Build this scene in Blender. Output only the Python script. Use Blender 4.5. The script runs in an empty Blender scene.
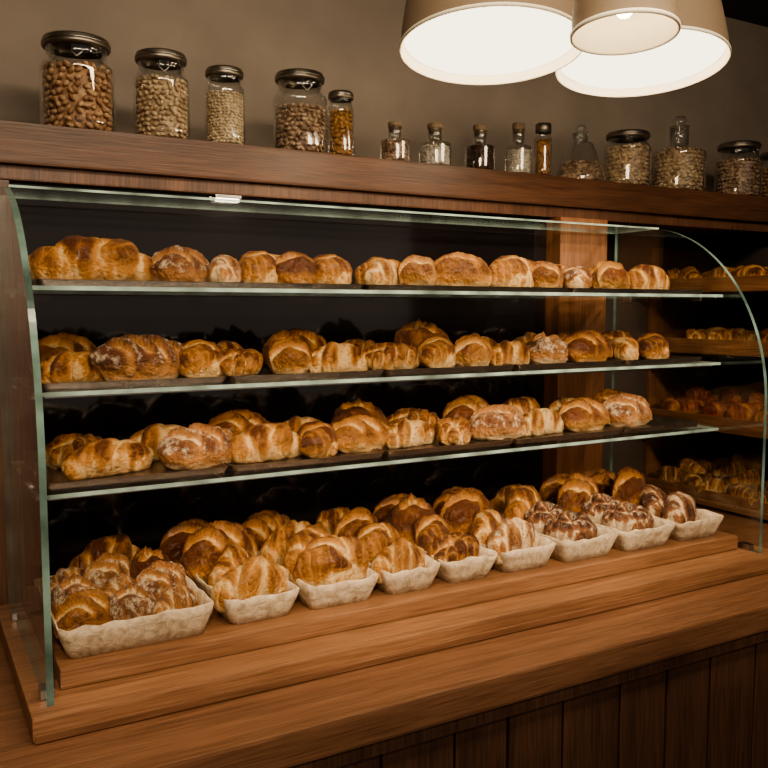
import bpy, bmesh, math, random
from mathutils import Vector, Matrix, noise, Euler
random.seed(7)
ZC = 1.685
C = bpy.context.scene.collection

# ---------------------------------------------------------------- materials
def new_mat(name):
    m = bpy.data.materials.new(name); m.use_nodes = True
    nt = m.node_tree; nt.nodes.clear()
    out = nt.nodes.new('ShaderNodeOutputMaterial')
    return m, nt, out
def N(nt, t, **kw):
    n = nt.nodes.new(t)
    for k, v in kw.items():
        if k in n.inputs.keys(): n.inputs[k].default_value = v
        else: setattr(n, k, v)
    return n
def ramp(nt, fac, stops):
    r = nt.nodes.new('ShaderNodeValToRGB')
    e = r.color_ramp.elements
    while len(e) > 1: e.remove(e[-1])
    e[0].position = stops[0][0]; e[0].color = (*stops[0][1], 1)
    for p, c in stops[1:]:
        q = e.new(p); q.color = (*c, 1)
    nt.links.new(fac, r.inputs[0]); return r
def math_n(nt, op, a, b=None, c=None, clamp=False):
    n = nt.nodes.new('ShaderNodeMath'); n.operation = op; n.use_clamp = clamp
    for i, v in enumerate((a, b, c)):
        if v is None: continue
        if isinstance(v, (int, float)): n.inputs[i].default_value = v
        else: nt.links.new(v, n.inputs[i])
    return n.outputs[0]
def mixc(nt, f, a, b, mode='MIX'):
    n = nt.nodes.new('ShaderNodeMix'); n.data_type = 'RGBA'; n.blend_type = mode
    for s, v in ((n.inputs[0], f), (n.inputs[6], a), (n.inputs[7], b)):
        if isinstance(v, (int, float)): s.default_value = v
        elif isinstance(v, tuple): s.default_value = (*v, 1)
        else: nt.links.new(v, s)
    return n.outputs[2]
def plain(name, col, rough=.6, metal=0., bump=0, bscale=50, coat=0, var=.15):
    m, nt, out = new_mat(name)
    p = N(nt, 'ShaderNodeBsdfPrincipled', Roughness=rough, Metallic=metal)
    p.inputs['Coat Weight'].default_value = coat
    tc = N(nt, 'ShaderNodeTexCoord')
    no = N(nt, 'ShaderNodeTexNoise', Scale=bscale, Detail=5.)
    nt.links.new(tc.outputs['Object'], no.inputs['Vector'])
    c = ramp(nt, no.outputs[0], [(.3, tuple(x*(1-var) for x in col)), (.7, tuple(min(1, x*(1+var)) for x in col))])
    nt.links.new(c.outputs[0], p.inputs['Base Color'])
    if bump:
        b = N(nt, 'ShaderNodeBump', Strength=bump, Distance=.01)
        nt.links.new(no.outputs[0], b.inputs['Height']); nt.links.new(b.outputs[0], p.inputs['Normal'])
    nt.links.new(p.outputs[0], out.inputs[0]); return m
def wood(name, dark, mid, light, axis=0, rough=.42, sc=1.0):
    m, nt, out = new_mat(name)
    tc = N(nt, 'ShaderNodeTexCoord')
    mp = N(nt, 'ShaderNodeMapping')
    s = [22*sc]*3; s[axis] = 1.3*sc
    mp.inputs['Scale'].default_value = s
    geo = N(nt, 'ShaderNodeObjectInfo')
    addv = N(nt, 'ShaderNodeVectorMath'); addv.operation = 'ADD'
    nt.links.new(tc.outputs['Object'], addv.inputs[0])
    sc3 = N(nt, 'ShaderNodeCombineXYZ')
    r7 = math_n(nt, 'MULTIPLY', geo.outputs['Random'], 13.)
    for i in range(3): nt.links.new(r7, sc3.inputs[i])
    nt.links.new(sc3.outputs[0], addv.inputs[1])
    nt.links.new(addv.outputs[0], mp.inputs[0])
    n1 = N(nt, 'ShaderNodeTexNoise', Scale=1., Detail=8., Roughness=.62, Distortion=.6)
    nt.links.new(mp.outputs[0], n1.inputs['Vector'])
    mp2 = N(nt, 'ShaderNodeMapping'); s2 = [230*sc]*3; s2[axis] = 9*sc
    mp2.inputs['Scale'].default_value = s2
    nt.links.new(addv.outputs[0], mp2.inputs[0])
    n2 = N(nt, 'ShaderNodeTexNoise', Scale=1., Detail=4.)
    nt.links.new(mp2.outputs[0], n2.inputs['Vector'])
    f = math_n(nt, 'ADD', math_n(nt, 'MULTIPLY', n1.outputs[0], .5), math_n(nt, 'MULTIPLY', n2.outputs[0], .5))
    c = ramp(nt, f, [(.34, dark), (.5, mid), (.66, light)])
    p = N(nt, 'ShaderNodeBsdfPrincipled', Roughness=rough)
    nt.links.new(c.outputs[0], p.inputs['Base Color'])
    b = N(nt, 'ShaderNodeBump', Strength=.3, Distance=.004)
    nt.links.new(f, b.inputs['Height']); nt.links.new(b.outputs[0], p.inputs['Normal'])
    nt.links.new(p.outputs[0], out.inputs[0]); return m
def thin_glass(name, tint, base=.04, rough=.0, power=5.):
    m, nt, out = new_mat(name)
    lw = N(nt, 'ShaderNodeLayerWeight', Blend=.5)
    f = math_n(nt, 'POWER', lw.outputs['Facing'], power)
    f = math_n(nt, 'MULTIPLY_ADD', f, .9-base, base, True)
    tr = N(nt, 'ShaderNodeBsdfTransparent'); tr.inputs[0].default_value = (*tint, 1)
    gl = N(nt, 'ShaderNodeBsdfGlossy', Roughness=rough); gl.inputs[0].default_value = (1, 1, 1, 1)
    mx = N(nt, 'ShaderNodeMixShader')
    nt.links.new(f, mx.inputs[0]); nt.links.new(tr.outputs[0], mx.inputs[1]); nt.links.new(gl.outputs[0], mx.inputs[2])
    nt.links.new(mx.outputs[0], out.inputs[0]); return m
def glass_edge(name, col, trans=.35):
    m, nt, out = new_mat(name)
    tc = N(nt, 'ShaderNodeTexCoord')
    n1 = N(nt, 'ShaderNodeTexNoise', Scale=9., Detail=4.)
    nt.links.new(tc.outputs['Object'], n1.inputs['Vector'])
    c = ramp(nt, n1.outputs[0], [(.35, tuple(x*.45 for x in col)), (.65, tuple(min(1, x*1.7) for x in col))])
    p = N(nt, 'ShaderNodeBsdfPrincipled', Roughness=.12)
    nt.links.new(c.outputs[0], p.inputs['Base Color'])
    tr = N(nt, 'ShaderNodeBsdfTransparent'); tr.inputs[0].default_value = (*[x**.4 for x in col], 1)
    mx = N(nt, 'ShaderNodeMixShader'); mx.inputs[0].default_value = trans
    nt.links.new(p.outputs[0], mx.inputs[1]); nt.links.new(tr.outputs[0], mx.inputs[2])
    nt.links.new(mx.outputs[0], out.inputs[0]); return m
def emit(name, col, s):
    m, nt, out = new_mat(name)
    e = N(nt, 'ShaderNodeEmission', Strength=s); e.inputs[0].default_value = (*col, 1)
    nt.links.new(e.outputs[0], out.inputs[0]); return m

def crust(name, pale, gold, brown, flour=0., flourcol=(.8, .7, .55), rough=.46, lines=.22):
    m, nt, out = new_mat(name)
    at = N(nt, 'ShaderNodeAttribute'); at.attribute_name = 'bake'
    lx = N(nt, 'ShaderNodeAttribute'); lx.attribute_name = 'lx'
    tc = N(nt, 'ShaderNodeTexCoord'); oi = N(nt, 'ShaderNodeObjectInfo')
    n1 = N(nt, 'ShaderNodeTexNoise', Scale=5., Detail=7., Roughness=.62)
    n1.noise_dimensions = '4D'
    nt.links.new(tc.outputs['Object'], n1.inputs['Vector'])
    nt.links.new(math_n(nt, 'MULTIPLY', oi.outputs['Random'], 9.), n1.inputs['W'])
    n2 = N(nt, 'ShaderNodeTexNoise', Scale=30., Detail=6., Roughness=.65)
    nt.links.new(tc.outputs['Object'], n2.inputs['Vector'])
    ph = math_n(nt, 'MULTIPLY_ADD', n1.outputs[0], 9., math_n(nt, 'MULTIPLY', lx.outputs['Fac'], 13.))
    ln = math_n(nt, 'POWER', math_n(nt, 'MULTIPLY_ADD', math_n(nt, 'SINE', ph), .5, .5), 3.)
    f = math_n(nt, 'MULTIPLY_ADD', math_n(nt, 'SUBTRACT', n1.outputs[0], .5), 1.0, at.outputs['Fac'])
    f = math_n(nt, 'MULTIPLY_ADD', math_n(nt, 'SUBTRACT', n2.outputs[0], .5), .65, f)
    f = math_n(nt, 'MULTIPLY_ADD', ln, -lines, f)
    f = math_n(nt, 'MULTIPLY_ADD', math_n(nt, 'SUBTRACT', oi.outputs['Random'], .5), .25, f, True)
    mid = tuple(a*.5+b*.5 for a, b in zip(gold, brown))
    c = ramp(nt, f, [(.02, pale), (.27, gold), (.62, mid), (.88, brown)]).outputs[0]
    if flour:
        n3 = N(nt, 'ShaderNodeTexNoise', Scale=9., Detail=8., Roughness=.75)
        nt.links.new(tc.outputs['Object'], n3.inputs['Vector'])
        g = math_n(nt, 'MULTIPLY', n3.outputs[0], math_n(nt, 'MULTIPLY_ADD', at.outputs['Fac'], .5, .65))
        fm = ramp(nt, g, [(.58-.22*flour, (0, 0, 0)), (.70-.22*flour, (.7,)*3)])
        c = mixc(nt, fm.outputs[0], c, flourcol)
    p = N(nt, 'ShaderNodeBsdfPrincipled', Roughness=rough if not flour else .65)
    p.inputs['Coat Weight'].default_value = .10 if not flour else .0
    p.inputs['Coat Roughness'].default_value = .25
    nt.links.new(c, p.inputs['Base Color'])
    hgt = math_n(nt, 'ADD', math_n(nt, 'MULTIPLY', n1.outputs[0], 1.1), n2.outputs[0])
    hgt = math_n(nt, 'MULTIPLY_ADD', ln, -.3, hgt)
    b = N(nt, 'ShaderNodeBump', Strength=.9, Distance=.026)
    nt.links.new(hgt, b.inputs['Height']); nt.links.new(b.outputs[0], p.inputs['Normal'])
    nt.links.new(p.outputs[0], out.inputs[0]); return m

M = {}
M['golden'] = crust('crust_golden', (.84, .55, .25), (.60, .265, .062), (.125, .036, .009))
M['pale'] = crust('crust_pale', (.86, .61, .32), (.66, .33, .09), (.19, .058, .014))
M['floury'] = crust('crust_floury', (.85, .62, .36), (.55, .25, .08), (.15, .048, .016), flour=.28, flourcol=(.84, .70, .50))
M['dark'] = crust('crust_dark_floury', (.80, .60, .38), (.34, .14, .052), (.065, .02, .01), flour=.05, flourcol=(.78, .62, .44), lines=.25)
M['red'] = crust('crust_red', (.6, .28, .08), (.45, .12, .03), (.14, .022, .01))
M['wood_beam'] = wood('wood_beam', (.048, .020, .0105), (.10, .044, .022), (.15, .067, .034), 0)
M['wood_deck'] = wood('wood_deck', (.13, .061, .030), (.23, .112, .055), (.32, .168, .086), 0, .35)
M['wood_counter'] = wood('wood_counter', (.095, .043, .021), (.17, .080, .040), (.24, .118, .062), 0, .35)
M['wood_panel'] = wood('wood_panel', (.055, .025, .014), (.11, .051, .028), (.17, .081, .045), 2)
M['wood_post'] = wood('wood_post', (.12, .050, .021), (.22, .095, .04), (.31, .145, .064), 2)
M['wood_rack'] = wood('wood_rack', (.08, .034, .014), (.16, .07, .03), (.25, .12, .052), 1)
M['wall'] = plain('plaster_taupe', (.285, .235, .19), .85, bump=.15, bscale=6, var=.10)
M['wall_dark'] = plain('wall_dark_brown', (.04, .028, .021), .7, bscale=5)
M['ceiling'] = plain('ceiling_paint', (.06, .05, .042), .9)
M['floor'] = plain('floor_stone', (.10, .085, .07), .5, bscale=4)
M['black_panel'] = plain('black_gloss_panel', (.013, .010, .010), .07, var=.3, bscale=3)
M['black_panel'].node_tree.nodes['Principled BSDF'].inputs['IOR'].default_value = 1.75
M['glass'] = thin_glass('clear_glass_panel', (.965, .975, .97), .06)
M['glass_edge'] = glass_edge('green_glass_edge', (.14, .22, .19), .3)
M['shelf_edge'] = glass_edge('shelf_glass_edge', (.32, .42, .37), .25)
M['jar_glass'] = thin_glass('jar_glass', (.93, .94, .93), .08, .02, 2.4)
M['tray'] = plain('dark_baking_tray', (.19, .16, .135), .26, .9, bscale=20)
M['metal'] = plain('brushed_metal', (.45, .43, .40), .3, 1.)
M['lid'] = plain('aged_metal_lid', (.27, .235, .19), .38, .9)
M['cork'] = plain('cork', (.24, .17, .11), .8, bump=.3, bscale=80)
M['shade'] = plain('lamp_shade_fabric', (.22, .16, .105), .75, bscale=200, var=.05)
M['shade_in'] = plain('lamp_shade_inner', (.85, .78, .62), .6, bscale=3, var=.02)
M['diffuser'] = emit('lamp_diffuser_glow', (1., .87, .64), 2.6)
M['bulb'] = emit('bulb_glow', (1., .8, .5), 12.)
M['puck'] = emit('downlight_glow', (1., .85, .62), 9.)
M['cable'] = plain('cable_black', (.02, .02, .02), .5)
def paper():
    m, nt, out = new_mat('kraft_paper_tray')
    tc = N(nt, 'ShaderNodeTexCoord')
    n = N(nt, 'ShaderNodeTexNoise', Scale=32., Detail=8., Roughness=.7, Distortion=.8)
    nt.links.new(tc.outputs['Object'], n.inputs['Vector'])
    v = N(nt, 'ShaderNodeTexVoronoi', Scale=38.); v.feature = 'DISTANCE_TO_EDGE'
    mx = N(nt, 'ShaderNodeVectorMath'); mx.operation = 'ADD'
    sc = N(nt, 'ShaderNodeVectorMath'); sc.operation = 'SCALE'; sc.inputs['Scale'].default_value = .04
    nt.links.new(n.outputs['Color'], sc.inputs[0]); nt.links.new(sc.outputs[0], mx.inputs[0]); nt.links.new(tc.outputs['Object'], mx.inputs[1])
    nt.links.new(mx.outputs[0], v.inputs['Vector'])
    f = math_n(nt, 'ADD', math_n(nt, 'MULTIPLY', v.outputs['Distance'], .35), math_n(nt, 'MULTIPLY', n.outputs[0], .9))
    c = ramp(nt, f, [(.30, (.30, .21, .13)), (.50, (.52, .40, .27)), (.70, (.68, .56, .41))])
    p = N(nt, 'ShaderNodeBsdfPrincipled', Roughness=.75)
    nt.links.new(c.outputs[0], p.inputs['Base Color'])
    b = N(nt, 'ShaderNodeBump', Strength=.7, Distance=.008)
    nt.links.new(f, b.inputs['Height']); nt.links.new(b.outputs[0], p.inputs['Normal'])
    nt.links.new(p.outputs[0], out.inputs[0]); return m
M['paper'] = paper()

# ---------------------------------------------------------------- helpers
def link(o, parent=None):
    C.objects.link(o)
    if parent: o.parent = parent
    return o
def empty(name):
    e = bpy.data.objects.new(name, None); e.empty_display_size = .1
    C.objects.link(e); return e
def mesh_obj(name, bm, mats, parent=None, smooth=False):
    me = bpy.data.meshes.new(name); bm.normal_update(); bm.to_mesh(me); bm.free()
    for m in mats: me.materials.append(m)
    if smooth:
        for p in me.polygons: p.use_smooth = True
    return link(bpy.data.objects.new(name, me), parent)
def box(name, x0, x1, y0, y1, z0, z1, mat, parent=None, bev=.003, rel=True, edge=None):
    o = ZC if rel else 0
    cx, cy, cz = (x0+x1)/2, (y0+y1)/2, (z0+z1)/2+o
    bm = bmesh.new(); bmesh.ops.create_cube(bm, size=1)
    bmesh.ops.scale(bm, vec=(x1-x0, y1-y0, z1-z0), verts=bm.verts)
    mats = [mat]
    if edge:
        mats.append(edge)
        dims = (x1-x0, y1-y0, z1-z0); k = dims.index(min(dims))
        for f in bm.faces:
            if abs(f.normal[k]) < .5: f.material_index = 1
    if bev:
        bmesh.ops.bevel(bm, geom=bm.edges[:], offset=bev, segments=2, affect='EDGES', profile=.7)
    ob = mesh_obj(name, bm, mats, parent); ob.location = (cx, cy, cz); return ob
def lathe_bm(bm, prof, seg=40, mi=0, center=(0, 0, 0)):
    rings = []
    for r, z in prof:
        if r < 1e-5:
            rings.append([bm.verts.new((center[0], center[1], center[2]+z))])
        else:
            rings.append([bm.verts.new((center[0]+r*math.cos(2*math.pi*i/seg), center[1]+r*math.sin(2*math.pi*i/seg), center[2]+z)) for i in range(seg)])
    for a, b in zip(rings[:-1], rings[1:]):
        for i in range(seg):
            j = (i+1) % seg
            if len(a) == 1 and len(b) == 1: continue
            if len(a) == 1: f = bm.faces.new((a[0], b[j], b[i]))
            elif len(b) == 1: f = bm.faces.new((a[i], a[j], b[0]))
            else: f = bm.faces.new((a[i], a[j], b[j], b[i]))
            f.material_index = mi; f.smooth = True
def lathe(name, prof, mat, parent=None, seg=40):
    bm = bmesh.new(); lathe_bm(bm, prof, seg)
    return mesh_obj(name, bm, [mat], parent, True)

# ---------------------------------------------------------------- breads
def sstep(a, b, x):
    t = max(0, min(1, (x-a)/(b-a))); return t*t*(3-2*t)
def bread_mesh(name, lobes, seed, slash=None, nu=44, nv=28, wob=.05, stripes=0, ridge=.0, seamw=1.35):
    bm = bmesh.new(); lay = bm.verts.layers.float.new('bake'); lay2 = bm.verts.layers.float.new('lx')
    Ls = []
    for c, s, rz, rx in lobes:
        R = Euler((rx, 0, rz)).to_matrix(); Ls.append((Vector(c), Vector(s), R, R.transposed()))
    hmax = max(c.z+s.z for c, s, _, _ in Ls)
    for li, (c, s, R, Ri) in enumerate(Ls):
        grid = []
        for i in range(nv+1):
            ph = math.pi*i/nv; row = []
            for j in range(nu):
                th = 2*math.pi*j/nu
                row.append(Vector((math.cos(ph), math.sin(ph)*math.cos(th), math.sin(ph)*math.sin(th))))
                if i in (0, nv): break
            grid.append(row)
        vr = []
        for row in grid:
            vs = []
            for p in row:
                q = Vector([math.copysign(abs(a)**.88, a) for a in p])
                d = 1+wob*noise.noise(q*1.7+Vector((seed*3.1, li*5.3, 0)))*2+wob*.6*noise.noise(q*5+Vector((li, seed, 4)))
                st = math.sin(p.x*stripes+li*1.3+.8*noise.noise(q*2.+Vector((seed, 1, li)))) if stripes else 0
                d += ridge*st
                w = c + R @ Vector((q.x*s.x, q.y*s.y, q.z*s.z))*d
                bk = 1.
                if slash:
                    wb = .03*noise.noise(Vector((w.x*7, w.y*7, seed)))
                    mk0 = sstep(.05, .13, w.z)
                    for (sx, ang, wd, ln) in slash:
                        dx = (w.x-sx); ca, sa = math.cos(ang), math.sin(ang)
                        u = dx*ca+w.y*sa+wb; vv = -dx*sa+w.y*ca
                        mk = sstep(ln, ln*.7, abs(vv))*mk0
                        g = (math.exp(-(u/wd)**2) if u > 0 else math.exp(-(u/(wd*2.1))**2))*mk
                        w.z -= .065*g
                        w.z += .045*math.exp(-((u-wd*1.6)/(wd*.6))**2)*mk
                        bk = min(bk, 1-.99*g)
                    bk *= .90
                fm = 9
                for lj, (c2, s2, R2, Ri2) in enumerate(Ls):
                    if lj == li: continue
                    k = Ri2 @ (w-c2)
                    fm = min(fm, math.sqrt((k.x/s2.x)**2+(k.y/s2.y)**2+(k.z/s2.z)**2))
                seam = sstep(1.0, seamw, fm) if len(Ls) > 1 else 1
                up = sstep(.0, .6*hmax, w.z)
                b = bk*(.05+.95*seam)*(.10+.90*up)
                if stripes: b *= .86+.14*st
                w.z = max(w.z, 0.0)
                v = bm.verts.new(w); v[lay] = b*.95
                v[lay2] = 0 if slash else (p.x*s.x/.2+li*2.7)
                vs.append((v, fm))
            vr.append(vs)
        for a, b in zip(vr[:-1], vr[1:]):
            for j in range(nu):
                k = (j+1) % nu
                if len(a) == 1: q = (a[0], b[k], b[j])
                elif len(b) == 1: q = (a[j], a[k], b[0])
                else: q = (a[j], a[k], b[k], b[j])
                if all(x[1] < .82 for x in q): continue
                f = bm.faces.new([x[0] for x in q]); f.smooth = True
    loose = [v for v in bm.verts if not v.link_faces]
    bmesh.ops.delete(bm, geom=loose, context='VERTS')
    bmesh.ops.recalc_face_normals(bm, faces=bm.faces)
    me = bpy.data.meshes.new(name); bm.to_mesh(me); bm.free()
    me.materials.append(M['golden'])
    return me
V = {}
rad = math.radians
def mk_croissant(seed):
    rnd = random.Random(seed); L = []; n = 7
    for i in range(n):
        s = -1+2*i/(n-1); r = .215*(1-.55*abs(s)**1.6)
        L.append(((s*.40, .10-.20*s*s, r*.80), (.115, r*1.05, r), rad(-14+rnd.uniform(-6, 6))+s*-.35, 0))
    return bread_mesh('croissant', L, seed, stripes=11, ridge=.03, nu=32, nv=22)
def mk_twist(seed, n=5):
    rnd = random.Random(seed); L = [((0, 0, .15), (.44, .20, .19), 0, 0)]
    for i in range(n):
        s = -1+2*i/(n-1); k = 1-.36*abs(s)**2
        L.append(((s*.31, rnd.uniform(-.02, .02), .165*k+rnd.uniform(-.008, .012)), (.115+.02*(5-n), .33*k, .215*k), rad(-55+rnd.uniform(-7, 7)), rad(rnd.uniform(-9, 9))))
    return bread_mesh('twist_loaf', L, seed, stripes=5, ridge=.02)
def mk_braid(seed):
    rnd = random.Random(seed); L = [((0, 0, .12), (.46, .18, .15), 0, 0)]
    for i in range(4):
        for sd in (-1, 1):
            x = -.32+.19*i+(.09 if sd > 0 else 0); k = 1-.35*(abs(x)/.42)**2
            L.append(((x, sd*.10*k, .165*k+rnd.uniform(-.01, .01)), (.225*k, .10*k, .18*k), rad(-sd*40+rnd.uniform(-6, 6)), rad(sd*-14)))
    return bread_mesh('braided_bread', L, seed, stripes=4, ridge=.02, nu=36, nv=24)
def mk_loaf(seed):
    rnd = random.Random(seed); k = rnd.choice([3, 3, 4])
    sl = [(-.28+.56*i/(k-1), rad(rnd.uniform(18, 36)), .030, .34) for i in range(k)]
    return bread_mesh('scored_loaf', [((0, 0, .18), (.5, .29, .245), 0, 0)], seed, slash=sl, nu=120, nv=130, wob=.06)
def mk_oval(seed):
    sl = [(-.16, rad(58), .038, .36), (.16, rad(58), .038, .36)]
    return bread_mesh('split_loaf', [((0, 0, .18), (.49, .28, .25), 0, 0)], seed, slash=sl, nu=120, nv=120, wob=.07)
def mk_roll(seed):
    sl = [(0, rad(80), .035, .34), (.0, rad(15), .03, .30)]
    return bread_mesh('bread_roll', [((0, 0, .2), (.43, .38, .30), 0, 0)], seed, slash=sl, nu=100, nv=100, wob=.06)
def mk_knot(seed):
    L = [((-.14, -.02, .18), (.30, .21, .22), rad(-28), 0), ((.17, .0, .185), (.29, .20, .23), rad(-32), 0), ((.02, .06, .21), (.17, .26, .23), rad(30), 0),
         ((.02, -.17, .11), (.26, .10, .13), rad(8), 0)]
    return bread_mesh('knotted_roll', L, seed, stripes=4, ridge=.015, wob=.07)
def mk_big(seed):
    L = [((-.30, .0, .14), (.20, .20, .18), rad(-25), 0), ((-.08, .01, .185), (.23, .28, .23), rad(-52), 0), ((.15, .0, .18), (.22, .28, .225), rad(-50), 0), ((.34, .0, .13), (.16, .19, .165), rad(-35), 0)]
    return bread_mesh('twist_loaf', L, seed, stripes=3, ridge=.015, wob=.06)
def mk_swirl(seed):
    L = [((0, 0, .14), (.36, .32, .15), 0, 0)]
    n = 9
    for i in range(n):
        a = i*1.05+seed; rr = .27*(1-i/n)**.8
        L.append(((rr*math.cos(a)*1.15, rr*math.sin(a), .12+.13*i/n), (.20-.006*i, .105, .14), a+rad(90), 0))
    return bread_mesh('swirl_bun', L, seed, nu=28, nv=18, seamw=1.22)
V['c'] = [mk_croissant(i) for i in (1, 2)]
V['t'] = [mk_twist(i, n) for i, n in ((4, 4), (5, 5), (6, 3), (21, 4))]
V['b'] = [mk_braid(i) for i in (7, 8)]
V['l'] = [mk_loaf(i) for i in (10, 11, 12)]
V['o'] = [mk_oval(i) for i in (19, 20)]
V['r'] = [mk_roll(i) for i in (13, 14)]
V['k'] = [mk_knot(i) for i in (15, 16, 22)]
V['g'] = [mk_big(i) for i in (17, 18)]
V['s'] = [mk_swirl(i) for i in (1, 3)]
NM = dict(c='croissant', t='twisted_bread', b='braided_bread', l='scored_bread_loaf', r='round_bread_roll', k='knotted_bread_roll', g='twisted_bread', o='split_bread_loaf', s='swirl_bun')
br = random.Random(99)
def bread(kind, x, y, z, L, rot, mat='golden', parent=None, sz=1., sy=1., name=None):
    me = br.choice(V[kind])
    o = bpy.data.objects.new(name or NM[kind], me)
    link(o, parent)
    o.location = (x, y, ZC+z); o.rotation_euler = (0, 0, rad(rot)); o.scale = (L, L*sy, L*sz)
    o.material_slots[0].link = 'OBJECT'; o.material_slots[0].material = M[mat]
    return o

# ---------------------------------------------------------------- room
box('floor', -1.5, 4.0, -1.5, 2.75, -ZC-.05, -ZC, M['floor'], bev=0)
box('ceiling', -1.5, 4.0, -1.5, 2.75, 1.25, 1.3, M['ceiling'], bev=0)
box('wall_back', -1.5, 4.0, 2.55, 2.65, -ZC, 1.25, M['wall'], bev=0)
box('wall_right', 3.6, 3.7, -1.5, 2.55, -ZC, 1.25, M['wall_dark'], bev=0)
box('wall_left', -1.5, -1.4, -1.5, 2.55, -ZC, 1.25, M['wall'], bev=0)

# ---------------------------------------------------------------- counter
ct = empty('wooden_counter')
box('counter_top', -1.35, 3.58, 1.32, 2.54, -.80, -.735, M['wood_counter'], ct, .006)
box('counter_lip', -1.35, 3.58, 1.335, 1.40, -.835, -.801, M['wood_panel'], ct, .004)
x = -1.35; pr = random.Random(3)
while x < 3.5:
    w = pr.choice([.135, .15, .17])
    box('plank', x, min(x+w, 3.58)-.006, 1.352+pr.uniform(0, .003), 1.385, -ZC+.1, -.836, M['wood_panel'], ct, .004)
    x += w
box('carcass', -1.35, 3.58, 1.387, 2.5, -ZC+.001, -.802, M['wall_dark'], ct, 0)
box('kickboard', -1.35, 3.58, 1.378, 1.386, -ZC+.001, -ZC+.1, M['wood_panel'], ct, .002)

# ---------------------------------------------------------------- upper wooden shelf + posts + backing
us = empty('wall_shelf')
box('shelf_board', -1.38, 3.58, 2.15, 2.54, .335, .430, M['wood_beam'], us, .006)
box('shelf_underside', -1.38, 3.58, 2.17, 2.54, .300, .334, M['wood_panel'], us, .004)
box('post_1', .02, .235, 2.17, 2.24, -.734, .299, M['wood_panel'], us, .004)
box('post_2', 1.87, 2.075, 2.135, 2.24, -.734, .299, M['wood_post'], us, .004)
box('back_panel', .24, 1.865, 2.20, 2.22, -.734, .299, M['black_panel'], us, 0)
box('back_panel_side', 2.08, 3.58, 2.50, 2.53, -.734, .299, M['wall_dark'], us, 0)
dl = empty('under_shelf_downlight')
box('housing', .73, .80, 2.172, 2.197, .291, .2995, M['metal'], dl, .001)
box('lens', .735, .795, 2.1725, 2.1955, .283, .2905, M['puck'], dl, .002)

# ---------------------------------------------------------------- display case
dc = empty('glass_display_case')
XL, XR, YF, YB = .20, 2.10, 1.53, 2.12
box('lower_base_board', .165, 2.16, 1.495, 2.13, -.734, -.690, M['wood_deck'], dc, .005)
box('upper_base_board', .225, 2.075, 1.585, 2.12, -.689, -.650, M['wood_deck'], dc, .004)
box('base_molding', .168, 2.155, 1.488, 1.494, -.733, -.718, M['wood_counter'], dc, .002)
def side_panel(name, xc):
    pts = [(YB, -.6895), (YB, .258), (2.0, .258)]
    for i in range(1, 33):
        a = math.pi/2*i/32
        pts.append((2.0-.47*math.sin(a), -.27+.528*math.cos(a)))
    pts.append((YF, -.6895))
    bm = bmesh.new(); t = .006
    A = [bm.verts.new((-t, y, z)) for y, z in pts]; B = [bm.verts.new((t, y, z)) for y, z in pts]
    bm.faces.new(A); bm.faces.new(B[::-1])
    for i in range(len(pts)):
        j = (i+1) % len(pts)
        f = bm.faces.new((A[j], A[i], B[i], B[j])); f.material_index = 1
    bmesh.ops.recalc_face_normals(bm, faces=bm.faces)
    o = mesh_obj(name, bm, [M['glass'], M['glass_edge']], dc); o.location = (xc, 0, ZC)
side_panel('side_glass_left', XL); side_panel('side_glass_right', XR)
box('top_glass', XL+.007, XR-.007, 1.93, YB, .252, .257, M['glass'], dc, 0, edge=M['shelf_edge'])
SH = [.040, -.158, -.352]
def fill_strip(y, z, aim, power):  # unseen strip lights with housings, added to brighten the breads and rear post
    box('fill_strip_housing', XL+.03, XR-.03, y-.005, y+.005, z, z+.004, M['metal'], dc, .0008)
    l = bpy.data.lights.new('fill_strip_light', 'AREA'); l.shape = 'RECTANGLE'; l.size = 1.82; l.size_y = .008; l.energy = power; l.color = (1, .79, .55)
    o = bpy.data.objects.new('fill_strip_light', l); link(o, dc); o.location = ((XL+XR)/2, y, ZC+z-.001)
    o.rotation_euler = (math.atan2(aim[0], -aim[1]), 0, 0)
for i, z in enumerate(SH):
    box('glass_shelf_%d' % (i+1), XL+.007, XR-.007, 1.68, YB-.01, z-.004, z+.004, M['glass'], dc, 0, edge=M['shelf_edge'])
    if i: fill_strip(1.695, z-.0085, (.75, -.65), 2.0)
    for xx in (XL+.012, XR-.022):
        for yy in (1.75, 2.03):
            box('shelf_clip', xx, xx+.01, yy, yy+.03, z-.015, z-.0045, M['metal'], dc, .001)
for xx in (XL, XR):
    for yy in (1.56, 2.0):
        box('glass_clamp', xx-.012, xx+.012, yy, yy+.035, -.6895, -.672, M['metal'], dc, .002)

def tray(name, x0, x1, y0, y1, z, mat, h=.013, wall=.003):
    bm = bmesh.new()
    def loop(ix, z):
        r = .012; pts = []
        a0, a1, b0, b1 = x0+ix, x1-ix, y0+ix, y1-ix
        for cx, cy, st in ((a1-r, b1-r, 0), (a0+r, b1-r, 90), (a0+r, b0+r, 180), (a1-r, b0+r, 270)):
            for k in range(5):
                a = rad(st+k*22.5); pts.append(bm.verts.new((cx+r*math.cos(a), cy+r*math.sin(a), ZC+z)))
        return pts
    ls = [loop(.006, z), loop(.001, z+h-.002), loop(0, z+h), loop(wall, z+h), loop(.007+wall, z+.006)]
    n = len(ls[0])
    for a, b in zip(ls[:-1], ls[1:]):
        for i in range(n):
            bm.faces.new((a[i], a[(i+1) % n], b[(i+1) % n], b[i]))
    bm.faces.new(ls[0][::-1]); bm.faces.new(ls[-1])
    bmesh.ops.recalc_face_normals(bm, faces=bm.faces)
    return mesh_obj(name, bm, [mat])
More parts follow.
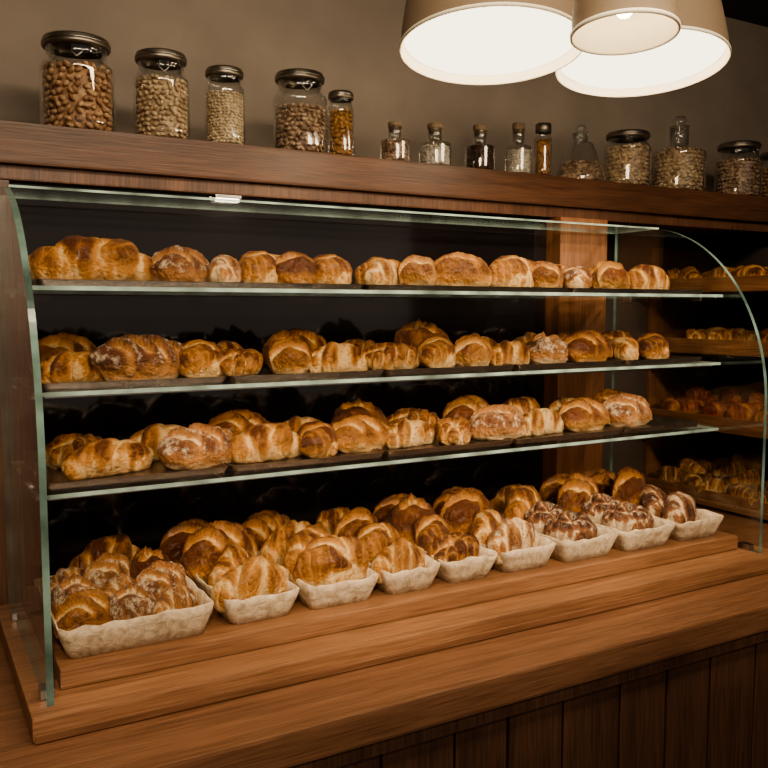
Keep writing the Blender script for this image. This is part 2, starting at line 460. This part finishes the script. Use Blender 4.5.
for i, z in enumerate(SH):
    xs = [(.225, .60), (.605, .985), (.99, 1.37), (1.375, 1.755), (1.76, 2.07)]
    if i == 0: xs = [(.225, .93), (.94, 1.55), (1.56, 2.07)]
    for a, b in xs:
        tray('baking_tray', a, b, 1.722, 2.04, z+.0045, M['tray'])

def row(items, y, z, hs=1.):
    for it in items:
        X, ex, k, mt = it[:4]
        yy = y+br.uniform(-.008, .012)
        if ex < .145:
            L = .172*br.uniform(.97, 1.05); rot = br.choice([40, 50, 60])
            if k in 'r': L = ex*1.25; rot = br.uniform(0, 90)
        else:
            L = ex*1.17; rot = br.uniform(6, 22)
        bread(k, X, yy, z, L, rot, mt, sz=(1.04 if L < .22 else .88)*hs)
zt = .0108
G, P, FL, D = 'golden', 'pale', 'floury', 'dark'
row([(.350, .225, 'g', G), (.527, .12, 'l', FL), (.628, .12, 't', FL), (.715, .11, 'k', G), (.80, .13, 'o', G),
     (.890, .11, 'k', G), (1.02, .14, 't', P), (1.125, .12, 'l', P), (1.25, .165, 'o', G), (1.42, .17, 'k', G),
     (1.53, .12, 'l', G), (1.64, .13, 't', FL), (1.76, .13, 'l', P), (1.91, .16, 'g', G)], 1.81, SH[0]+zt)
row([(.36, .15, 'l', G), (.56, .15, 'b', G), (.80, .17, 't', P), (1.1, .15, 'k', G), (1.38, .17, 'b', G), (1.7, .16, 'g', G), (1.95, .14, 't', G)], 1.955, SH[0]+zt, 1.05)
row([(.305, .145, 't', G), (.435, .175, 'l', FL), (.565, .13, 'k', G), (.66, .13, 'b', G), (.785, .14, 'l', G),
     (.905, .16, 't', G), (1.05, .16, 'b', P), (1.19, .13, 'k', P), (1.295, .12, 'l', P), (1.42, .15, 't', G),
     (1.54, .12, 'r', FL), (1.68, .16, 'l', G), (1.82, .14, 't', G), (1.95, .13, 'k', G)], 1.81, SH[1]+zt, .97)
row([(.31, .13, 'l', G), (.50, .15, 'b', G), (.68, .14, 't', G), (.86, .16, 'l', G), (1.04, .15, 'b', G), (1.22, .16, 'r', G), (1.40, .16, 't', G),
     (1.59, .16, 't', G), (1.76, .16, 'b', G), (1.94, .15, 'g', G)], 1.945, SH[1]+zt, 1.1)
row([(.37, .19, 't', G), (.56, .165, 'l', FL), (.715, .165, 'g', G), (.845, .13, 'k', G), (.965, .15, 'l', G),
     (1.11, .15, 't', P), (1.235, .13, 'b', P), (1.375, .16, 'o', FL), (1.53, .16, 't', P), (1.69, .16, 'l', P), (1.86, .17, 'l', FL)], 1.81, SH[2]+zt, .97)
row([(.33, .14, 'b', G), (.52, .16, 't', G), (.70, .16, 'l', G), (.87, .15, 't', G), (1.03, .15, 'r', G), (1.20, .16, 'b', G), (1.38, .16, 'l', P),
     (1.56, .16, 'g', G), (1.74, .16, 't', P), (1.92, .15, 'l', G)], 1.945, SH[2]+zt, 1.1)

# ---------------------------------------------------------------- baskets on base
def basket(name, x0, x1, y0, y1, z, h, parent, flare=.014):
    bm = bmesh.new(); sd = random.random()*50
    def loop(out, zz, jit):
        r = .018; a0, a1, b0, b1 = x0-out, x1+out, y0-out, y1+out
        cs = [(a1-r, b1-r, 0), (a0+r, b1-r, 90), (a0+r, b0+r, 180), (a1-r, b0+r, 270)]
        pts = []
        for q, (cx, cy, st) in enumerate(cs):
            arc = [(cx+r*math.cos(rad(st+k*22.5)), cy+r*math.sin(rad(st+k*22.5))) for k in range(5)]
            pts += arc
            nx = cs[(q+1) % 4]; e = (nx[0]+r*math.cos(rad(nx[2])), nx[1]+r*math.sin(rad(nx[2])))
            s = arc[-1]
            for k in range(1, 10): pts.append((s[0]+(e[0]-s[0])*k/10, s[1]+(e[1]-s[1])*k/10))
        vs = []
        for i, (px, py) in enumerate(pts):
            n = noise.noise(Vector((px*30+sd, py*30, zz*25)))*jit
            n2 = noise.noise(Vector((px*40, py*40+sd, 3)))*jit
            vs.append(bm.verts.new((px+n, py+n, ZC+z+zz+(n2*2 if zz > h*.7 else 0))))
        return vs
    t = .004
    ls = [loop(-flare, 0, .0), loop(-flare*.55, h*.33, .0035), loop(0, h*.7, .004), loop(.004, h, .004), loop(.004-t*.8, h+.001, .004), loop(-t, h*.7, .004), loop(-flare*.55-t, h*.33, .0035), loop(-flare-t, .005, 0)]
    n = len(ls[0])
    for a, b in zip(ls[:-1], ls[1:]):
        for i in range(n):
            f = bm.faces.new((a[i], a[(i+1) % n], b[(i+1) % n], b[i])); f.smooth = True
    bm.faces.new(ls[0][::-1]); bm.faces.new(ls[-1])
    bmesh.ops.recalc_face_normals(bm, faces=bm.faces)
    return mesh_obj(name, bm, [M['paper']], parent)
DZ = -.6495
B = [(.232, .522, 1.605, 1.96, .064), (.555, .715, 1.62, 1.93, .058), (.735, .91, 1.62, 1.93, .058), (.93, 1.075, 1.62, 1.92, .058), (1.095, 1.24, 1.62, 1.92, .058),
     (1.26, 1.425, 1.62, 1.92, .06), (1.445, 1.635, 1.615, 1.92, .06), (1.655, 1.845, 1.61, 1.91, .06), (1.865, 2.045, 1.61, 1.91, .058)]
kinds = [None, ('t', G, 'l', G), ('k', G, 't', G), ('t', G, 'o', G), ('b', G, 'r', G),
         ('t', FL, 'o', G), ('s', D, 'g', G), ('s', D, 'l', G), ('t', D, 'o', G)]
for i, (x0, x1, y0, y1, h) in enumerate(B):
    e = empty('bread_basket' if i else 'bread_tray_basket')
    basket('basket', x0, x1, y0, y1, DZ, h, e)
    cx = (x0+x1)/2
    if i == 0:
        for c in range(3):
            for r in range(3):
                kk = 'lrt'[(c+r) % 3]
                bread(kk, x0+.057+c*.088, 1.682+r*.105, DZ+.018+.004*r, .118 if kk == 'r' else .14, 46+br.uniform(-12, 12), FL if (c+r) % 4 else G, e, sz=1.35, sy=1.05, name='roll')
    else:
        k1, m1, k2, m2 = kinds[i]; w = x1-x0
        L = min(.215, w*1.28)
        bread(k1, cx, 1.695, DZ+.022, L*(.95 if k1 == 's' else 1), 25+br.uniform(-8, 8), m1, e, sz=1.2, sy=1., name='front_bread')
        bread(k1 if i > 5 else 'ktgk'[i % 4], cx-.005, 1.795, DZ+.026, L, 50+br.uniform(-10, 10), m1 if i > 5 else m2, e, sz=1.2, sy=.9, name='middle_bread')
        bread(k2, cx-.01, 1.885, DZ+.03, L, 30+br.uniform(-10, 10), m2, e, sz=1.3, sy=.85, name='rear_bread')
for i, X in enumerate([.40, .60, .80, 1.0, 1.2, 1.4, 1.6, 1.8, 1.98]):
    bread('gol'[i % 3], X, 2.035, DZ, .19, 15+br.uniform(-10, 15), G, sz=1.45, sy=.8)

# ---------------------------------------------------------------- side rack
rk = empty('side_bread_rack')
RX0, RX1 = 2.56, 3.05
RZ = [.085, -.14, -.42, -.70]
for i, z in enumerate(RZ):
    box('rack_shelf_%d' % i, RX0, RX1, 1.45, 2.48, z-.022, z, M['wood_rack'], rk, .003)
for yy in (1.42, 2.481):
    box('rack_upright', RX0+.1, RX1+.01, yy, yy+.017, -.734, .25, M['wood_rack'], rk, .002)
box('rack_back', RX1+.001, RX1+.02, 1.45, 2.48, -.734, .25, M['wall_dark'], rk, .002)
for i, z in enumerate(RZ):
    e = empty('wooden_pastry_tray')
    box('tray_base', RX0+.023, RX0+.357, 1.5, 2.42, z+.0005, z+.012, M['wood_rack'], e, .002)
    for (a, b, c, d) in ((RX0+.01, RX0+.022, 1.49, 2.43), (RX0+.358, RX0+.37, 1.49, 2.43)):
        box('tray_side', a, b, c, d, z+.0005, z+.032, M['wood_rack'], e, .002)
    for r in range(8):
        for c in range(3):
            kk = 'ctkcb'[br.randrange(5)]
            if i == 1 and r % 3 == 1: continue
            bread(kk, RX0+.085+c*.105+br.uniform(-.012, .012), 1.56+r*.113+br.uniform(-.015, .015), z+.0125, br.uniform(.13, .155), br.uniform(0, 180), 'red' if i == 2 else G, e, name='pastry', sz=1.1)
    if i in (2, 3):
        for r in range(6):
            bread('c', RX0+br.uniform(.13, .25), 1.62+r*.135, z+.06, .14, br.uniform(0, 180), 'red' if i == 2 else G, e, name='pastry', sz=1.05)

# ---------------------------------------------------------------- jars
def nuts(name, rfun, z0, z1, size, mat, parent, loc, seed, elong=1.7):
    rnd = random.Random(seed); bm = bmesh.new()
    n_l = max(2, int((z1-z0)/(size*1.25)))
    for k in range(n_l):
        z = z0+size*.7+(z1-z0-size)*k/max(1, n_l-1)
        R = rfun(z)-size*.95
        if R < size*.3: continue
        ring = [(R, max(4, int(2*math.pi*R/(size*1.75))))]
        if k == n_l-1:
            rr = R-size*1.6
            while rr > size: ring.append((rr, max(3, int(2*math.pi*rr/(size*1.8))))); rr -= size*1.6
            ring.append((.0001, 1))
        for rr, cnt in ring:
            off = rnd.random()*6
            for j in range(cnt):
                a = off+2*math.pi*j/cnt+rnd.uniform(-.1, .1)
                m = Matrix.Translation((rr*math.cos(a), rr*math.sin(a), z+rnd.uniform(-.25, .25)*size)) @ Euler((rnd.uniform(-1, 1), rnd.uniform(-.4, .4), a+rnd.uniform(-.4, .4))).to_matrix().to_4x4() @ Matrix.Diagonal((size*.55, size*.58*elong, size*.58, 1))
                bmesh.ops.create_icosphere(bm, subdivisions=1, radius=1, matrix=m)
    prof = [(0, z0+.002)]
    for k in range(7):
        z = z0+.002+(z1-z0-size*1.2)*k/6; prof.append((max(.002, rfun(z)-size*1.25), z))
    prof.append((0, z1-size*1.2))
    lathe_bm(bm, prof, 20)
    o = mesh_obj(name, bm, [mat], parent, True); o.location = loc; return o
def fill_mat(name, a, b):
    m, nt, out = new_mat(name)
    tc = N(nt, 'ShaderNodeTexCoord')
    v = N(nt, 'ShaderNodeTexVoronoi', Scale=70.); nt.links.new(tc.outputs['Object'], v.inputs['Vector'])
    sp = N(nt, 'ShaderNodeSeparateColor'); nt.links.new(v.outputs['Color'], sp.inputs[0])
    c = ramp(nt, sp.outputs[0], [(.1, a), (.9, b)])
    p = N(nt, 'ShaderNodeBsdfPrincipled', Roughness=.6); nt.links.new(c.outputs[0], p.inputs['Base Color'])
    nt.links.new(p.outputs[0], out.inputs[0]); return m
F = dict(almond=fill_mat('almonds', (.28, .15, .075), (.56, .35, .20)), walnut=fill_mat('walnuts', (.34, .24, .145), (.64, .48, .31)),
         pale=fill_mat('oats', (.48, .37, .24), (.68, .55, .38)), dark=fill_mat('coffee_beans', (.03, .016, .01), (.09, .045, .028)),
         mixn=fill_mat('mixed_nuts', (.18, .105, .065), (.52, .37, .25)), amber=fill_mat('dried_fruit', (.24, .11, .035), (.48, .26, .09)),
         white=fill_mat('sugar', (.48, .43, .36), (.68, .62, .54)))
def jar(name, x, r, h, fill, fsize, flevel, style, seed):
    y = 2.165+r+.004
    x = x*y/2.25
    e = empty(name); z = ZC+.4305; loc = (x, y, z); e.location = loc
    neck = {'clamp': .80, 'screw': .82, 'bottle': .45, 'carafe': .36, 'flask': .30, 'tube': .8}[style]
    bh = {'clamp': .80, 'screw': .84, 'bottle': .62, 'carafe': .62, 'flask': .70, 'tube': .82}[style]*h
    def rf(zz):
        t = zz/bh
        if style == 'flask': return r*(1-.62*max(0, t-.12)**1.1) if t < 1 else r*neck
        if t < .08: return r*(.90+.1*t/.08)
        if t < .82: return r
        u = min(1, (t-.82)/.18); u = u*u*(3-2*u)
        return r*(1-u)+r*neck*u
    prof = [(0, .003), (rf(0)*.9, .001)]
    prof += [(rf(bh*k/24), .002+bh*k/24*.998) for k in range(25)]
    top = h*(.91 if style in ('clamp', 'screw') else .86)
    prof += [(r*neck, top-.004), (r*neck*1.08, top-.002), (r*neck*1.08, top+.002), (r*neck*.93, top+.003), (r*neck*.9, bh)]
    o = lathe('glass_body', prof, M['jar_glass'], e)
    nuts('contents', lambda zz: rf(zz)-.003, .005, bh*flevel, fsize, F[fill], e, (0, 0, 0), seed)
    rr = r*neck
    if style in ('clamp', 'screw'):
        lathe('lid', [(0, h), (rr*.9, h), (rr*1.06, h-.003), (rr*1.10, h-.007), (rr*1.10, top+.004), (rr*1.14, top), (rr*1.10, top-.005), (rr*1.02, top-.006), (rr*1.0, top)], M['lid'], e)
        lathe('lid_ring', [(rr*1.10, top+.009), (rr*1.14, top+.008), (rr*1.14, top+.005), (rr*1.10, top+.004)], M['metal'], e)
        if style == 'clamp':
            cu = bpy.data.curves.new('wire_clamp', 'CURVE'); cu.dimensions = '3D'; cu.bevel_depth = .0014
            sp = cu.splines.new('POLY'); pts = [(rr*1.2, -.01, bh*1.05), (rr*1.30, -.012, bh*.96), (rr*1.32, 0, bh*.9), (rr*1.30, .012, bh*.96), (rr*1.2, .01, bh*1.05)]
            sp.points.add(len(pts)-1)
            for pnt, c in zip(sp.points, pts): pnt.co = (*c, 1)
            cu.materials.append(M['metal']); ob = bpy.data.objects.new('wire_clamp', cu); link(ob, e); ob.rotation_euler[2] = rad(-100)
    elif style == 'carafe' or style == 'flask':
        lathe('stopper', [(0, top-.02), (rr*.75, top-.018), (rr*.85, top+.004), (rr*.5, top+.008), (rr*.75, top+.5*(h-top)), (rr*.6, h-.003), (0, h)], M['jar_glass'], e)
    elif style == 'tube':
        lathe('cap', [(0, h), (rr*1.0, h), (rr*1.12, h-.003), (rr*1.12, top-.005), (rr, top-.006)], M['lid'], e)
    else:
        lathe('cork_stopper', [(0, top-.012), (rr*.8, top-.01), (rr*.9, top+.003), (rr*1.02, top+.004), (rr*1.05, h-.002), (rr*.9, h), (0, h)], M['cork'], e)
J = [('nut_jar', .407, .090, .235, 'almond', .0125, .86, 'clamp'), ('nut_jar', .6155, .072, .225, 'walnut', .0095, .86, 'clamp'), ('grain_jar', .7855, .054, .205, 'pale', .006, .80, 'screw'),
     ('nut_jar', 1.006, .077, .228, 'mixn', .0095, .72, 'clamp'), ('spice_jar', 1.135, .039, .183, 'amber', .0085, .85, 'screw'),
     ('spice_bottle', 1.316, .045, .120, 'mixn', .006, .85, 'bottle'), ('spice_bottle', 1.459, .050, .132, 'white', .006, .75, 'bottle'), ('spice_bottle', 1.63, .048, .145, 'dark', .006, .85, 'bottle'),
     ('spice_bottle', 1.784, .044, .165, 'white', .006, .75, 'bottle'), ('spice_tube', 1.888, .029, .17, 'amber', .006, .85, 'tube'), ('glass_flask', 2.051, .088, .20, 'mixn', .0085, .50, 'flask'),
     ('nut_jar', 2.273, .082, .195, 'walnut', .0105, .86, 'screw'), ('glass_carafe', 2.532, .098, .285, 'walnut', .011, .90, 'carafe'), ('nut_jar', 2.866, .088, .215, 'mixn', .0105, .85, 'clamp'),
     ('nut_jar', 3.11, .08, .20, 'almond', .011, .85, 'clamp')]
for i, j in enumerate(J): jar(*j, seed=i+5)

# ---------------------------------------------------------------- pendant lamps
def pendant(x, y, z, R, H, top, tilt, power, openbulb=False):
    e = empty('pendant_lamp'); e.location = (x, y, ZC+z)
    sh = empty('shade_group'); sh.parent = e
    prof = [(R, 0), (R*1.005, .004), (R*.985+0, .012)]
    n = 10
    for k in range(1, n+1):
        t = k/n; prof.append((R*(1-t)+top*t+R*.02*math.sin(t*math.pi), .012+(H-.012)*t))
    prof += [(top*.5, H+.012), (.03, H+.02), (.03, H+.06), (.012, H+.075), (0, H+.075)]
    lathe('shade', prof, M['shade'], sh, 64)
    lathe('shade_lining', [(R-.0005, .0005), (R*.975, .003), (top*.97, H-.006), (0, H-.004)], M['shade_in'], sh, 64)
    lathe('shade_rim', [(R+.001, .006), (R+.0025, .004), (R+.002, -.002), (R-.002, -.002), (R-.003, .003)], M['shade_in'], sh, 64)
    if openbulb:
        lathe('bulb_socket', [(0, H-.005), (.014, H-.006), (.014, .075), (.010, .07), (0, .07)], M['metal'], sh, 24)
        lathe('bulb', [(0, .030), (.010, .032), (.018, .042), (.019, .050), (.013, .062), (.009, .0695), (0, .0695)], M['bulb'], sh, 24)
    else:
        lathe('diffuser', [(0, .010), (R*.6, .011), (R*.93, .016), (R*.955, .02), (0, .022)], M['diffuser'], sh, 64)
    sh.rotation_euler = (rad(-tilt*.87), rad(tilt*.49), 0)
    cu = bpy.data.curves.new('cable', 'CURVE'); cu.dimensions = '3D'; cu.bevel_depth = .003
    sp = cu.splines.new('POLY'); sp.points.add(1); sp.points[0].co = (0, 0, H+.04, 1); sp.points[1].co = (0, 0, 1.235-z, 1)
    cu.materials.append(M['cable']); link(bpy.data.objects.new('cable', cu), e)
    lathe('ceiling_rose', [(0, 1.2499-z), (.05, 1.2495-z), (.05, 1.235-z), (.04, 1.225-z), (0, 1.224-z)], M['lid'], e)
    l = bpy.data.lights.new('lamp_light', 'POINT'); l.energy = power; l.color = (1, .79, .54); l.shadow_soft_size = .02 if openbulb else R*.5
    lo = bpy.data.objects.new('lamp_light', l); link(lo, e); lo.location = (0, 0, .026 if openbulb else -.03)
pendant(1.18, 1.59, .583, .205, .25, .160, 7, 6.5)
pendant(1.675, 1.62, .622, .213, .25, .165, 7, 6.5)
pendant(1.17, 1.173, .500, .095, .16, .078, 5, .5, True)

# ---------------------------------------------------------------- lights
def area(name, loc, target, sx, sy, power, col):
    l = bpy.data.lights.new(name, 'AREA'); l.shape = 'RECTANGLE'; l.size = sx; l.size_y = sy; l.energy = power; l.color = col
    o = bpy.data.objects.new(name, l); C.objects.link(o); o.location = (loc[0], loc[1], ZC+loc[2])
    d = Vector((target[0]-loc[0], target[1]-loc[1], target[2]-loc[2])); o.rotation_euler = d.to_track_quat('-Z', 'Y').to_euler()
    return l
WC = (1, .82, .60)
area('track_light', (.9, .55, 1.15), (1.15, 1.85, -.35), 2.2, .18, 28, WC)
def spot(name, loc, target, power, size, blend=.6, r=.05):
    l = bpy.data.lights.new(name, 'SPOT'); l.energy = power; l.color = WC; l.spot_size = rad(size); l.spot_blend = blend; l.shadow_soft_size = r
    o = bpy.data.objects.new(name, l); C.objects.link(o); o.location = (loc[0], loc[1], ZC+loc[2])
    d = Vector(target)-Vector(loc); o.rotation_euler = d.to_track_quat('-Z', 'Y').to_euler()
spot('spot_light', (-.1, -.3, .66), (.50, 1.85, -.30), 100, 42)
spot('spot_light', (.8, -.3, .66), (1.15, 1.85, -.30), 100, 42)
spot('spot_light', (1.6, -.3, .66), (1.85, 1.85, -.30), 104, 42)
spot('spot_light', (2.2, 1.0, 1.0), (2.75, 2.0, -.35), 20, 60)
spot('spot_light', (2.52, .95, .55), (1.99, 2.13, -.12), 28, 36)  # extra spot outside the case, added only to brighten the wooden post

w = bpy.data.worlds.new('room_ambient'); bpy.context.scene.world = w; w.use_nodes = True
w.node_tree.nodes['Background'].inputs[0].default_value = (1, .84, .70, 1)
w.node_tree.nodes['Background'].inputs[1].default_value = .22

# ---------------------------------------------------------------- camera
cam = bpy.data.cameras.new('camera'); cam.sensor_width = 36; cam.lens = 36*850/768; cam.clip_start = .02
co = bpy.data.objects.new('camera', cam); C.objects.link(co)
co.location = (0, 0, ZC)
yaw, p = rad(29.6), rad(5.)
Fw = Vector((math.sin(yaw)*math.cos(p), math.cos(yaw)*math.cos(p), -math.sin(p)))
co.rotation_euler = Fw.to_track_quat('-Z', 'Y').to_euler()
bpy.context.scene.camera = co
try:
    bpy.context.scene.view_settings.look = 'AgX - Medium High Contrast'
    bpy.context.scene.view_settings.exposure = .32
except Exception: pass
